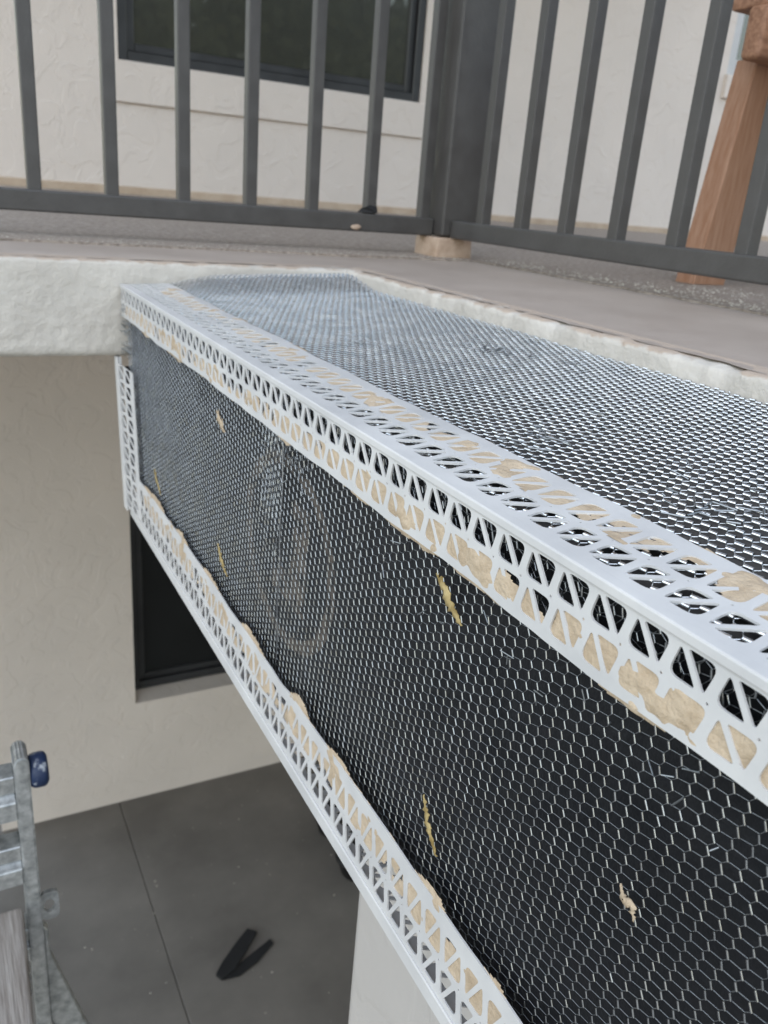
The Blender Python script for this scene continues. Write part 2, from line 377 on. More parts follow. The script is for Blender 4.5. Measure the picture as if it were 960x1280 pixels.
# ------------------------------------------------------------------ railing
RY, RX = 1.518, 0.9315
rail = tag(empty('balcony_railing', (RX, RY, ZD)), 'dark bronze metal balcony railing with square balusters turning a corner', 'railing')
ZR0, ZR1 = H - 0.064, H - 0.031; ZT = H + 0.90
box('bottom_rail', -1.6, 0.897, RY - 0.016, RY + 0.016, ZR0, ZR1, 'rail_paint', rail, 0.003)
box('bottom_rail', RX - 0.016, RX + 0.016, -1.0, RY - 0.048, ZR0 - 0.001, ZR1 - 0.001, 'rail_paint', rail, 0.003)
box('top_rail', -1.6, 0.897, RY - 0.022, RY + 0.022, ZT, ZT + 0.035, 'rail_paint', rail, 0.003)
box('top_rail', RX - 0.022, RX + 0.022, -1.0, RY - 0.048, ZT - 0.001, ZT + 0.034, 'rail_paint', rail, 0.003)
box('post', 0.899, 0.982, RY - 0.046, RY + 0.040, ZR0 + 0.002, ZT + 0.06, 'rail_paint', rail, 0.004)
proto = None
def baluster(x, y):
    global proto
    if proto is None:
        proto = box('baluster', -0.0105, 0.0105, -0.0105, 0.0105, ZR1 - 0.004, ZT + 0.004, 'rail_paint', None, 0.002); o = proto
    else:
        o = proto.copy(); C.objects.link(o)
    o.location = (x, y, 0); o.parent = rail; o.matrix_parent_inverse = Matrix.Translation(rail.location).inverted()
for i in range(-9, 7): baluster(0.1637 + 0.1192 * (i + 0), RY)
for i in range(20): baluster(RX, 1.381 - 0.121 * i)
# mortar plinth under the post
bm = bmesh.new(); box_bm(bm, 0.882, 0.966, RY - 0.058, RY + 0.03, ZD + 0.0015, ZR0 - 0.0005, 0.003, 2)
bmesh.ops.subdivide_edges(bm, edges=bm.edges[:], cuts=3, use_grid_fill=True)
for v in bm.verts: 
    t = (v.co.z - ZD) / 0.045
    v.co += Vector((0.002 * nz(*(v.co * 60)) + (0.925 - v.co.x) * 0.06 * t, 0.002 * nz(*(v.co * 50)), 0))
bm_obj('post_base', bm, 'plinth', rail, True)

# ------------------------------------------------------------------ column under the ledge
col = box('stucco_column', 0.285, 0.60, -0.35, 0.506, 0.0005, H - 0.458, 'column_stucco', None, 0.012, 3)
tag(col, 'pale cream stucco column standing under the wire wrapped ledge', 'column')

# ------------------------------------------------------------------ the wire wrapped ledge
FX = 0.230; ZN, ZL = H - 0.1373, H - 0.4566; Y0, Y1 = -0.35, 1.192
ledge = tag(empty('ledge_beam', (0.4, 0.6, H - 0.45)), 'ledge wrapped in black paper and wire netting with white corner beads', 'ledge')
prism('core', [(0.252, -0.6), (0.60, -0.6), (0.60, EY + 0.02), (0.252, EY + 0.02)], H - 0.415, H - 0.152, 'black_felt', ledge)
def bulge(y, z):
    """the lapped paper sheet stands off the core beside the print"""
    zr = z - H
    a = math.exp(-((y - 0.612) / 0.017) ** 2)
    g = max(0, min(1, (-0.165 - zr) / 0.09)) * (1 if zr > -0.262 else max(0, 1 - (-0.262 - zr) / 0.03))
    return 0.0012 * a * g
def front_off(y, z): return 0.0003 * fb(y * 4, z * 6, 2.2, 2) - 0.5 * bulge(y, z)
# paper, front
ny, nzv = 360, 70
V = np.zeros((ny, nzv, 3))
for i, y in enumerate(np.linspace(Y0, Y1, ny)):
    for j, z in enumerate(np.linspace(H - 0.412 , H - 0.146, nzv)):
        V[i, j] = (0.2425 + 0.0016 * fb(y * 7, z * 11, 5, 3) - bulge(y, z) + 0.0004 * nz(y * 30, z * 9, 1), y, z + (0.004 * nz(y * 9, 4) if j == 0 else 0))
npmesh('building_paper', V.reshape(-1, 3), grid_faces(ny, nzv), 'building_paper', ledge, True)
# paper, top
def sstep(a): a = max(0.0, min(1.0, a)); return a * a * (3 - 2 * a)
def top_z(x, y): return ZN + 0.0005 + 0.013 * sstep((y - 1.07) / 0.12) * sstep((x - 0.27) / 0.10) + 0.013 * (x - FX) / 0.335 + 0.0008 * fb(x * 6, y * 5, 9, 2)
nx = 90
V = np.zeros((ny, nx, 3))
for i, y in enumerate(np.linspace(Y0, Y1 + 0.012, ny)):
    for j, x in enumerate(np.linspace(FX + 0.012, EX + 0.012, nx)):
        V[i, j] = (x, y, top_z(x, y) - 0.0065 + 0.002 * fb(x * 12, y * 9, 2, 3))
npmesh('building_paper', V.reshape(-1, 3), grid_faces(ny, nx), 'paper_top_lit', ledge, True)

# hexagonal netting
def netting(u0, u1, v0, v1, Wv, Pv, Tv, fn, off=(0, 0), warp=0.0003, seed=1, keep=None, rt=0.00054, rs=0.00022, jit=0.00022):
    """hex net in the (u,v) rectangle: Wv from twist to twist along a row, Pv to the next row, Tv along a twist; fn maps (u,v,h) to 3D"""
    Wv, Pv, Tv = (np.array(q) / 1000 for q in (Wv, Pv, Tv))
    W, P = np.linalg.norm(Wv), np.linalg.norm(Pv)
    c = np.array([(u0 + u1) / 2, (v0 + v1) / 2]) + np.array(off); R = math.hypot(u1 - u0, v1 - v0) / 2 + 0.03
    nr = int(R / P * 1.25) + 2; nc = int(R / W * 1.25) + 2
    rr, cc = np.meshgrid(np.arange(-nr, nr + 1), np.arange(-nc, nc + 1), indexing='ij')
    ctr = c + (cc + 0.5 * (rr % 2))[..., None] * Wv + rr[..., None] * Pv
    def warpf(u, v):
        du = 2.2 * warp * (np.sin(u * 21 + 3 * v * seed) + np.sin(v * 33 + 2 * seed)) + warp * (np.sin(u * 61 + seed) + np.sin(v * 83 + 1.7 * seed) + np.sin((u + v) * 140 + seed))
        dv = 2.2 * warp * (np.cos(u * 27 + seed) + np.sin(u * 13 - v * 17)) + warp * (np.cos(u * 71 + seed) + np.sin(v * 57 - seed) + np.cos((u - v) * 120 + 2 * seed))
        return u + du, v + dv
    # node jitter is keyed to the lattice so shared ends stay joined
    j = rng.normal(0, jit, (2, *ctr.shape))
    t0 = ctr - Tv / 2 + j[0]; t1 = ctr + Tv / 2 + j[1]     # twist ends
    segs = []; rad = []
    def add(p, q, r):
        segs.append((p.reshape(-1, 2), q.reshape(-1, 2))); rad.append(np.full(p.reshape(-1, 2).shape[0], r))
    add(t0, t1, rt)
    ev = (np.arange(-nr, nr + 1) % 2 == 0)
    for i in range(2 * nr):
        lo = t1[i]; hi = t0[i + 1]
        if ev[i]:       # next row shifted +W/2: its k-th twist sits right of this k-th
            add(lo, hi, rs); add(lo[1:], hi[:-1], rs)
        else:
            add(lo[:-1], hi[1:], rs); add(lo, hi, rs)
    A = np.concatenate([s[0] for s in segs]); B = np.concatenate([s[1] for s in segs]); r = np.concatenate(rad)
    def w2(ab):
        return warpf(ab[:, 0], ab[:, 1])
    ua, va = w2(A); ub, vb = w2(B); um, vm = (ua + ub) / 2, (va + vb) / 2
    k = (um > u0) & (um < u1) & (vm > v0) & (vm < v1)
    if keep is not None: k &= keep(um, vm)
    tw = r[k] > 0.0005
    ha = np.where(tw, 0.0004, 0.0); pa = fn(ua[k], va[k], ha); pb = fn(ub[k], vb[k], ha)
    return pa, pb, r[k]
vec_fo = np.vectorize(front_off); vec_tz = np.vectorize(top_z)
def f_front(y, z, h): return np.stack([0.2372 + vec_fo(y, z) - h, y, z], 1)
def f_front2(y, z, h): return np.stack([0.2352 + vec_fo(y, z) - h, y, z], 1)
def f_top(x, y, h): return np.stack([x, y, vec_tz(x, y) - 0.0022 + h], 1)
def net_obj(name, parts, mt):
    A = np.concatenate([p[0] for p in parts]); B = np.concatenate([p[1] for p in parts]); r = np.concatenate([p[2] for p in parts])
    big = r > 0.0005
    V1, F1 = tubes(A[~big], B[~big], r[~big], 4); V2, F2 = tubes(A[big], B[big], r[big], 6)
    return tag(npmesh(name, np.concatenate([V1, V2]), np.concatenate([F1, F2 + len(V1)]), mt, ledge, True), kind='stuff')
front = netting(-0.12, Y1 - 0.004, H - 0.408, ZN - 0.006, (-8.1, 4.0), (-3.2, -4.3), (-1.5, -3.3), f_front, seed=1, warp=0.0002, jit=0.00015)
# the lap: a second, crumpled layer behind the upper bead
lap = netting(-0.12, 0.62, H - 0.225, ZN - 0.006, (-8.9, 1.2), (-0.9, -6.0), (-0.6, -3.4), f_front2, off=(0.003, 0.002), seed=5, warp=0.0012, jit=0.0005,
              keep=lambda u, v: (v > H - 0.186 - 0.012 * (np.sin(u * 9 + 2) + 0.6 * np.sin(u * 23) + 0.3 * np.sin(u * 71))))
# vertical lap where one roll of netting ends over the next
seam = netting(0.590, 0.640, H - 0.300, ZN - 0.02, (-8.3, 3.2), (-2.6, -4.9), (-1.2, -3.5), f_front2, off=(0.002, 0.001), seed=9, warp=0.0004, jit=0.0003, rt=0.00056, rs=0.0003, keep=lambda u, v: v > H - 0.27 + 0.02 * np.sin(u * 300))
zz = np.linspace(H - 0.408, ZN - 0.03, 60); yy = 0.590 + 0.0012 * np.sin(zz * 90)
selv = (f_front2(yy[:-1], zz[:-1], 0.0006), f_front2(yy[1:], zz[1:], 0.0006), np.full(59, 0.0006))
net_obj('wire_netting', [front, lap, seam, selv], 'galvanized_front_shade')
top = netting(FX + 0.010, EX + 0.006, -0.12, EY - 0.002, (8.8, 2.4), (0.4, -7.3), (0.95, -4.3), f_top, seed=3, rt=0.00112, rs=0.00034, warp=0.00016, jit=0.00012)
net_obj('wire_netting', [top], 'galvanized_top_glint')
# cut wire ends poking out at the far corner and along the laps
sa, sb, sr = [], [], []
for _ in range(70):
    z = random.uniform(H - 0.235, H - 0.165); y = random.uniform(1.150, 1.190)
    sa.append((0.2345, y, z)); sb.append((0.2345 - random.uniform(0.002, 0.009), y + random.uniform(0.0, 0.03), z + random.uniform(-0.006, 0.006))); sr.append(0.00035)
for _ in range(60):
    y = random.uniform(0.05, 0.9); z = H - 0.19 - random.uniform(0, 0.03)
    sa.append((0.233, y, z)); sb.append((0.233 - random.uniform(0, 0.004), y + random.uniform(-0.008, 0.008), z + random.uniform(-0.008, 0.008))); sr.append(0.0004)
for _ in range(40):
    y = random.uniform(0.05, 1.1); x = random.uniform(0.30, 0.55); z = top_z(x, y)
    sa.append((x, y, z)); sb.append((x + random.uniform(-0.008, 0.008), y + random.uniform(-0.012, 0.012), z + random.uniform(0.0, 0.003))); sr.append(0.0004)
V1, F1 = tubes(sa, sb, np.array(sr), 4)
tag(npmesh('wire_ends', V1, F1, 'galvanized_dull', ledge, True), kind='stuff')

# perforated vinyl corner beads
PT = 22.3
def rounded(poly, rad, seg=4):
    out = []; n = len(poly)
    for i in range(n):
        p = Vector(poly[i]); a = Vector(poly[i - 1]) - p; b = Vector(poly[(i + 1) % n]) - p
        r_ = rad[i] if isinstance(rad, (list, tuple)) else rad
        la = min(r_, a.length * 0.45); lb = min(r_, b.length * 0.45)
        A_ = p + a.normalized() * la; B_ = p + b.normalized() * lb
        for k in range(seg):
            t = k / (seg - 1); out.append((A_ * (1 - t) ** 2 + p * 2 * t * (1 - t) + B_ * t * t)[:])
    return out
def unit_cell(rows, w_):
    holes = []
    for (a, b) in rows:
        q = (b - a) / 17.5
        holes.append(rounded([(0.2, b), (13.9, b), (3.7, a)], [6.2 * q, 2.2, 3.4 * q], 6))
        holes.append(rounded([(6.8, a), (21.4, a), (17.5, b)], [2.2, 6.2 * q, 3.4 * q], 6))
    mid = (rows[0][1] + rows[1][0]) / 2
    holes.append(rounded([(19.4, mid - 0.9), (21.2, mid), (19.7, mid + 1.0)], 0.8, 3))
    nb = 8
    per = [(PT * k / nb, 0.0) for k in range(nb + 1)] + [(PT, t * w_ / 65) for t in (12, 28.5, 44, 56)] + [(PT * k / nb, w_) for k in range(nb, -1, -1)] + [(0.0, t * w_ / 65) for t in (56, 44, 28.5, 12)]
    pts = list(per); loops = [list(range(len(per)))]
    for h in holes:
        loops.append(list(range(len(pts), len(pts) + len(h)))); pts += h
    edges = [(l[i], l[(i + 1) % len(l)]) for l in loops for i in range(len(l))]
    vo, eo, fo, ov, oe, of = delaunay_2d_cdt([Vector(p) for p in pts], edges, [], 1, 1e-5)
    def inside(p, poly):
        c = False; n = len(poly); j = n - 1
        for i in range(n):
            if (poly[i][1] > p[1]) != (poly[j][1] > p[1]) and p[0] < (poly[j][0] - poly[i][0]) * (p[1] - poly[i][1]) / (poly[j][1] - poly[i][1]) + poly[i][0]: c = not c
            j = i
        return c
    tris = []
    for f_ in fo:
        cx = sum(vo[i][0] for i in f_) / len(f_); cy = sum(vo[i][1] for i in f_) / len(f_)
        if not any(inside((cx, cy), h) for h in holes): tris.append(tuple(f_))
    from collections import Counter
    cnt = Counter()
    for f_ in tris:
        for i in range(len(f_)): cnt[tuple(sorted((f_[i], f_[(i + 1) % len(f_)])))] += 1
    vo = [(v[0], v[1]) for v in vo]
    rimm = [e for e, k in cnt.items() if k == 1 and not (abs(vo[e[0]][0] - vo[e[1]][0]) < 1e-6 and (vo[e[0]][0] < 1e-6 or vo[e[0]][0] > PT - 1e-6))]
    vo = np.array(vo); vo[:, 0] = PT - vo[:, 0]
    return vo, np.array(tris)[:, ::-1], np.array(rimm)
CELL = unit_cell(((8.6, 27.0), (31.5, 51.5)), 62.0); CELL_SHORT = unit_cell(((3.8, 17.6), (21.2, 35.0)), 40.0)
def flange(s0, s1, fn, th=1.1, cell=None):
    """tile the cell along s; fn(s_m, t_mm, n_mm) -> 3D point"""
    vo, tr, rm = cell or CELL; n = int((s1 - s0) * 1000 / PT) + 1; nv = len(vo)
    Vs = []; Fs = []
    for k in range(n):
        base = len(Vs)
        for nn in (th, 0.0):
            for s, t in vo: Vs.append(fn(s0 + (k * PT + s) / 1000, t, nn))
        Fs.append(tr + base); Fs.append(tr[:, ::-1] + base + nv)
        q1 = np.stack([rm[:, 0], rm[:, 1], rm[:, 1] + nv], 1); q2 = np.stack([rm[:, 0], rm[:, 1] + nv, rm[:, 0] + nv], 1)
        Fs += [q1 + base, q2 + base]
    return np.array(Vs), np.concatenate(Fs)
def nose(path_fn, s0, s1, prof, step=0.02):
    n = int((s1 - s0) / step) + 1; k = len(prof)
    V = [path_fn(s0 + (s1 - s0) * i / (n - 1), a, b) for i in range(n) for a, b in prof]
    F = []
    for i in range(n - 1):
        for j in range(k):
            a = i * k + j; b = i * k + (j + 1) % k
            F += [(a, b, b + k), (a, b + k, a + k)]
    for j in range(1, k - 1): F += [(0, j, j + 1), ((n - 1) * k, (n - 1) * k + j + 1, (n - 1) * k + j)]
    return np.array(V), np.array(F)
def bead(name, pieces, label=None):
    V = []; F = []; o = 0
    for v, f in pieces: V.append(v); F.append(f + o); o += len(v)
    ob = npmesh(name, np.concatenate(V), np.concatenate(F), 'vinyl_white', ledge)
    if label: ob['label'] = label
    return ob
def wav(s, t, seed, amp=3.2):
    k = max(0, (t - 26) / 39) ** 1.3
    return k * amp * (fb(s * 9, seed, 0.3, 3) + 0.5 * nz(s * 31, seed))
def up_front(s, t, n):
    tt = t + wav(s, t * 1.55, 1.0, 2.0)            # the face leg of the upper bead is the short one
    return (FX - (n - 0.4) / 1000 + 0.0016 * nz(s * 7, t * 0.03, 4) * min(1, t / 30), s, ZN - 0.0018 - tt / 1000)
def up_top(s, t, n):
    tt = t + wav(s, t, 6.0, 3.6)
    return (FX + 0.0012 + tt / 1000, s, ZN + (n - 0.4) / 1000 + 0.013 * (tt / 1000) / 0.335 + 0.0014 * nz(s * 6, t * 0.03, 8) * min(1, t / 30))
NP = [(-0.3, -4.0), (-1.2, -3.6), (-1.6, -2.6), (-1.6, 0.6), (-1.3, 1.3), (-0.7, 1.6), (4.6, 1.7), (5.6, 1.35), (6.3, 1.25), (7.0, 1.6), (7.6, 1.2), (7.7, 0.2), (0.6, -0.4), (0.2, -4.0)]
ub = bead('corner_bead', [flange(Y0, Y1 - 0.02, up_front, 1.1, CELL_SHORT), flange(Y0, Y1 - 0.02, up_top),
                          nose(lambda s, a, b: (FX + a / 1000, s, ZN + b / 1000 - 0.0008), Y0, Y1 + 0.001, NP)])
def lo_front(s, t, n):
    tt = t * 1.07 + wav(s, t, 11.0, 3.0)
    k = max(0, (t - 40) / 25)
    return (FX - (n - 0.4) / 1000 + 0.0012 * nz(s * 7, 2, 4), s, ZL + 0.004 + tt / 1000)
def lo_under(s, t, n): return (FX + 0.002 + t / 1000, s, ZL + 0.001 + n / 1000)
LP = [(-2.6, -2.4), (7.0, -2.4), (7.2, -0.2), (0.6, -0.2), (0.6, 9.0), (-2.0, 9.4), (-2.6, 8.4)]
bead('corner_bead', [flange(Y0, 1.168 - 0.024, lo_front), flange(Y0, 1.168 - 0.024, lo_under),
                     nose(lambda s, a, b: (FX + a / 1000, s, ZL + b / 1000), Y0, 1.162, LP)])
# upright bead at the far end, its nose a little proud
def ve_front(s, t, n):
    tt = t * 1.25
    lean = (s - (H - 0.24)) / 0.21 * 0.034
    return (FX - 0.006 + tt / 1000 * 0.07 - n / 1000, 1.204 + lean - tt / 1000 + wav(s, t, 21, 2) / 1000, s)
def ve_nose(s, a, b):
    lean = (s - (H - 0.24)) / 0.21 * 0.034
    return (FX - 0.008 + b / 1000, 1.212 + lean - a / 1000, s)
VP = [(0, 0), (0, 6), (18, 6), (18, 3.2), (19, 0.6), (17, -0.4), (1, -0.4)]
bead('corner_bead', [flange(H - 0.445, H - 0.262, ve_front), nose(ve_nose, H - 0.4515, H - 0.2365, VP)])

# tan mortar pressed through the outer holes
def smear(fn, s0, s1, t0, t1, seed, thr):
    """mortar squeezed through the outer holes, over some ribs and past the flange edge"""
    ds = 0.0014; ns = int((s1 - s0) / ds); T_ = np.linspace(t0, t1, 30)
    idx = -np.ones((ns, len(T_)), int); V = []; F = []
    for i in range(ns):
        s = s0 + i * ds
        for j, t in enumerate(T_):
            q = (t - t0) / (t1 - t0)
            d = 0.95 * fb(s * 15, t * 0.02, seed, 2) + 0.28 * fb(s * 60, t * 0.07, seed + 3, 2) + 0.30 - 1.7 * max(0, 0.16 - q) - 3.6 * max(0, q - 0.74)
            if d > thr:
                idx[i, j] = len(V)
                over = 0.9 * max(0, fb(s * 38, t * 0.05, seed + 7, 3) - 0.13)
                V.append(fn(s + 0.0006 * nz(s * 400, t), t, -0.15 + min(0.8, 2.2 * (d - thr)) + 0.28 * fb(s * 90, t * 0.12, seed, 2) + 2.0 * over))
    for i in range(ns - 1):
        for j in range(len(T_) - 1):
            q = (idx[i, j], idx[i + 1, j], idx[i + 1, j + 1], idx[i, j + 1])
            if min(q) >= 0: F.append(q)
    return np.array(V), np.array(F)
for v, f in (smear(up_front, -0.1, Y1 - 0.02, 18.0, 44.0, 31.0, -0.2), smear(up_top, -0.1, Y1 - 0.05, 30, 69, 41.0, 0.06), smear(lo_front, -0.1, 1.14, 31, 69, 51.0, -0.1)):
    npmesh('mortar_smear', v, f, 'mortar_tan', ub, True)

# scraps caught in the net
def scrap(name, pts, wdt, mt, label, cat, group=None, x=0.2355, seed=0):
    """a curled torn strip following pts (y, z)"""
    V = []; F = []; n = 26
    P_ = [Vector(p) for p in pts]
    for i in range(n):
        t = i / (n - 1) * (len(P_) - 1); k = min(int(t), len(P_) - 2); p = P_[k].lerp(P_[k + 1], t - k)
        d = (P_[k + 1] - P_[k]).normalized(); nn = Vector((-d.y, d.x)); e = math.sin(math.pi * (0.04 + 0.92 * i / (n - 1)))
        wl = wdt * e * max(0.12, 0.55 + 0.9 * nz(i * 0.55, seed) + 0.5 * nz(i * 1.4, seed + 5)); wr = wdt * e * max(0.12, 0.55 + 0.9 * nz(i * 0.6, seed + 9) + 0.5 * nz(i * 1.3, seed + 2))
        cx = x - 0.0012 * abs(nz(i * 0.4, seed + 3)) + 0.0016 * (1 - e)
        for th_ in (0, 0.0005):
            for a, dx in ((-wl, 0.0008 * nz(i * 0.5, seed)), (0, -0.0006), (wr, 0.0008 * nz(i * 0.5, seed + 1))):
                q = p + nn * a; V.append((cx + dx + th_, q.x, q.y))
    for i in range(n - 1):
        a = i * 6; b = a + 6
        F += [(a, a + 1, b + 1, b), (a + 1, a + 2, b + 2, b + 1), (a + 3, b + 3, b + 4, a + 4), (a + 4, b + 4, b + 5, a + 5), (a, b, b + 3, a + 3), (a + 2, a + 5, b + 5, b + 2)]
    o = pyd(name, V, F, mt, None, True)
    return tag(o, label, cat, group)
z = lambda v: H + v
scrap('dry_leaf_scrap', [(0.358, z(-.195)), (0.347, z(-.199)), (0.337, z(-.207)), (0.328, z(-.213))], 0.0065, 'dry_leaf', 'curled yellow leaf scrap caught in the netting just under the upper bead', 'scrap', seed=1)
scrap('dry_leaf_scrap', [(0.345, z(-.338)), (0.338, z(-.348)), (0.333, z(-.357)), (0.324, z(-.368))], 0.0055, 'dry_leaf', 'long yellow leaf scrap caught in the netting low down near the lower bead', 'scrap', seed=2)
scrap('mortar_scrap', [(0.190, z(-.266)), (0.186, z(-.271)), (0.181, z(-.269)), (0.179, z(-.277))], 0.0036, 'mortar_tan', 'small cream mortar crumb hanging in the netting at lower right', 'scrap', seed=3)
scrap('dry_leaf_scrap', [(0.768, z(-.345)), (0.752, z(-.356)), (0.735, z(-.368))], 0.0065, 'dry_leaf', 'thin brown scrap in the netting above the lower bead, left of the print', 'scrap', seed=4)
scrap('dry_leaf_scrap', [(0.775, z(-.207)), (0.762, z(-.212)), (0.748, z(-.222))], 0.009, 'mortar_tan', 'faint brown scrap in the netting left of the upper bead sag', 'scrap', seed=5)
scrap('dry_leaf_scrap', [(1.045, z(-.352)), (1.032, z(-.360)), (1.012, z(-.378))], 0.006, 'dry_leaf', 'brown scrap in the netting beside the upright bead', 'scrap', seed=6)

def tangle(x, y, label, seed):
    rs = random.Random(seed); a = []; b = []
    for _ in range(16):
        p = Vector((x + rs.gauss(0, 0.010), y + rs.gauss(0, 0.014), 0)); p.z = top_z(p.x, p.y) + rs.uniform(-0.0006, 0.0022)
        q = p + Vector((rs.uniform(-0.011, 0.011), rs.uniform(-0.013, 0.013), rs.uniform(-0.0008, 0.0012))); a.append(tuple(p)); b.append(tuple(q))
    V_, F_ = tubes(a, b, np.full(16, 0.00055), 5)
    tag(npmesh('wire_scrap', V_, F_, 'galvanized_dull', None, True), label, 'scrap', 'wire offcuts on the ledge')
tangle(0.330, 0.395, 'small dark tangle of wire offcuts beside the middle of the upper bead', 1)
tangle(0.335, 0.262, 'small dark tangle of wire offcuts on the ledge top nearest the camera', 2)
tangle(0.47, 0.66, 'small dark tangle of wire offcuts on the ledge top toward the balcony kerb', 3)

# ------------------------------------------------------------------ scrap and crumbs on the railing
o = pyd('felt_scrap', [(0.728, RY - 0.014, ZR1 + 0.001), (0.752, RY + 0.01, ZR1 + 0.001), (0.766, RY - 0.006, ZR1 + 0.020), (0.746, RY - 0.016, ZR1 + 0.012), (0.737, RY - 0.012, ZR1 + 0.009),
                       (0.770, RY - 0.018, ZR1 + 0.002), (0.768, RY - 0.010, ZR1 + 0.024), (0.758, RY + 0.004, ZR1 + 0.004)],
        [(0, 1, 4), (4, 1, 3), (3, 1, 2), (3, 2, 5), (0, 4, 5), (4, 3, 5), (2, 6, 5), (1, 7, 2), (7, 6, 2), (0, 5, 7, 1), (5, 6, 7)], 'black_felt')
tag(o, 'crumpled black felt scrap lying on the bottom rail', 'scrap')
bm = bmesh.new(); bmesh.ops.create_icosphere(bm, subdivisions=2, radius=1)
for v in bm.verts:
    r = 1 + 0.35 * nz(*(v.co * 2.1)); v.co = Vector((0.726 + v.co.x * r * 0.011, RY - 0.018 + v.co.y * 0.004 * r, H - 0.056 + v.co.z * r * 0.005))
tag(bm_obj('mortar_splat', bm, 'plinth', None, True), 'cream mortar splat stuck to the face of the bottom rail', 'scrap')

# ------------------------------------------------------------------ wooden bench behind the railing
bench = tag(empty('wooden_bench', (1.6, 0.95, ZD)), 'reddish wooden bench behind the railing at the right edge', 'bench')
zf = deck_z(1.1)
def leg(bx, by, tx, ty):
    bm = bmesh.new(); box_bm(bm, -0.040, 0.040, -0.022, 0.022, 0, 1, 0.0)
    bmesh.ops.bevel(bm, geom=bm.edges[:], offset=0.002, segments=1, affect='EDGES')
    for v in bm.verts:
        t = v.co.z; v.co.x = v.co.x + bx + (tx - bx) * t; v.co.y = v.co.y + by + (ty - by) * t; v.co.z = zf + (H + 0.262 - zf) * t
    bm_obj('leg', bm, 'redwood_leg', bench)
leg(1.243, 1.122, 1.283, 1.118); leg(1.243, 0.70, 1.283, 0.705); leg(2.35, 1.122, 2.31, 1.118); leg(2.35, 0.70, 2.31, 0.705)
box('apron', 1.198, 2.40, 1.058, 1.096, H + 0.252, H + 0.330, 'redwood', bench, 0.008, 3)
box('apron', 1.198, 2.40, 0.73, 0.768, H + 0.252, H + 0.330, 'redwood', bench, 0.008, 3)
for i in range(5): box('seat_board', 1.22, 2.38, 0.67 + i * 0.098, 0.67 + i * 0.098 + 0.09, H + 0.332, H + 0.360, 'redwood', bench, 0.004, 2)

# ------------------------------------------------------------------ scaffold frame at lower left
sc = tag(empty('steel_scaffold', (-0.3, 1.0, 0)), 'galvanized steel scaffold frame with a blue pin standing at lower left', 'scaffold')
def upright(x0, x1):
    bm = bmesh.new()
    prof = [(x0, 0), (x1, 0), (x1, H - 0.722)] + [((x0 + x1) / 2 + (x1 - x0) / 2 * math.cos(a), H - 0.722 + (x1 - x0) / 2 * math.sin(a)) for a in np.linspace(0.3, math.pi - 0.3, 6)] + [(x0, H - 0.722)]
    lo_ = [bm.verts.new((x, 0.985, zz)) for x, zz in prof]; hi_ = [bm.verts.new((x, 1.03, zz)) for x, zz in prof]
    n = len(prof)
    bm.faces.new(lo_); bm.faces.new(hi_[::-1])
    for i in range(n): bm.faces.new((lo_[i], hi_[i], hi_[(i + 1) % n], lo_[(i + 1) % n]))
    bmesh.ops.recalc_face_normals(bm, faces=bm.faces[:])
    bmesh.ops.bevel(bm, geom=bm.edges[:], offset=0.0025, segments=2, affect='EDGES')
    return bm_obj('upright', bm, 'scaffold_steel', sc)
upright(0.0355, 0.0545); upright(-0.7345, -0.7155)
def channel(zt_, zb_):
    """a rung: two lips with a recessed web"""
    bm = bmesh.new(); h = zt_ - zb_
    prof = [(0.985, zb_), (0.985, zb_ + h * 0.42), (0.992, zb_ + h * 0.46), (0.999, zb_ + h * 0.56), (0.988, zb_ + h * 0.62), (0.986, zt_), (1.02, zt_), (1.02, zb_)]
    a = [bm.verts.new((-0.715, y, zz)) for y, zz in prof]; b = [bm.verts.new((0.0355, y, zz)) for y, zz in prof]; n = len(prof)
    bm.faces.new(a); bm.faces.new(b[::-1])
    for i in range(n): bm.faces.new((a[i], b[i], b[(i + 1) % n], a[(i + 1) % n]))
    bmesh.ops.recalc_face_normals(bm, faces=bm.faces[:])
    bmesh.ops.bevel(bm, geom=bm.edges[:], offset=0.0015, segments=1, affect='EDGES')
    bm_obj('rung', bm, 'scaffold_steel', sc)
channel(H - 0.739, H - 0.809); channel(H - 0.853, H - 0.918); channel(H - 1.0, H - 1.06)
for k in range(4): channel(H - 1.4 - 0.4 * k, H - 1.46 - 0.4 * k)
prof = [(0.0, 0.0), (0.020, 0.0), (0.0225, 0.003), (0.0235, 0.008), (0.0235, 0.016), (0.022, 0.020), (0.018, 0.0225), (0.0, 0.0235)]
V = [(0.0552 + b, 1.006 + a * math.cos(k * math.pi / 14), H - 0.750 + a * math.sin(k * math.pi / 14)) for a, b in prof for k in range(28)]
F = [(i * 28 + k, i * 28 + (k + 1) % 28, (i + 1) * 28 + (k + 1) % 28, (i + 1) * 28 + k) for i in range(len(prof) - 1) for k in range(28)]
pyd('locking_pin', V, F, 'blue_paint', sc, True)
# lug with a hole
def ring_plate(name, outer, inner, y0, y1, mt, parent):
    n = len(outer); v = []
    for y in (y0, y1): v += [(x, y, zz) for x, zz in outer] + [(x, y, zz) for x, zz in inner]
    f = []
    for i in range(n):
        j = (i + 1) % n
        f += [(i, j, n + j, n + i), (2 * n + i, 3 * n + i, 3 * n + j, 2 * n + j), (i, 2 * n + i, 2 * n + j, j), (n + i, n + j, 3 * n + j, 3 * n + i)]
    return pyd(name, v, f, mt, parent)
cx, cz = 0.0665, H - 0.982
outer = []; inner = []
for k in range(24):
    a = k * 2 * math.pi / 24; c, s = math.cos(a), math.sin(a)
    q = (abs(c) ** 5 + abs(s) ** 5) ** -0.2
    outer.append((cx + 0.0125 * c * q, cz + 0.0245 * s * q)); inner.append((cx - 0.001 + 0.0075 * c, cz + 0.012 * s))
ring_plate('lug', outer, inner, 1.0, 1.006, 'scaffold_steel', sc)
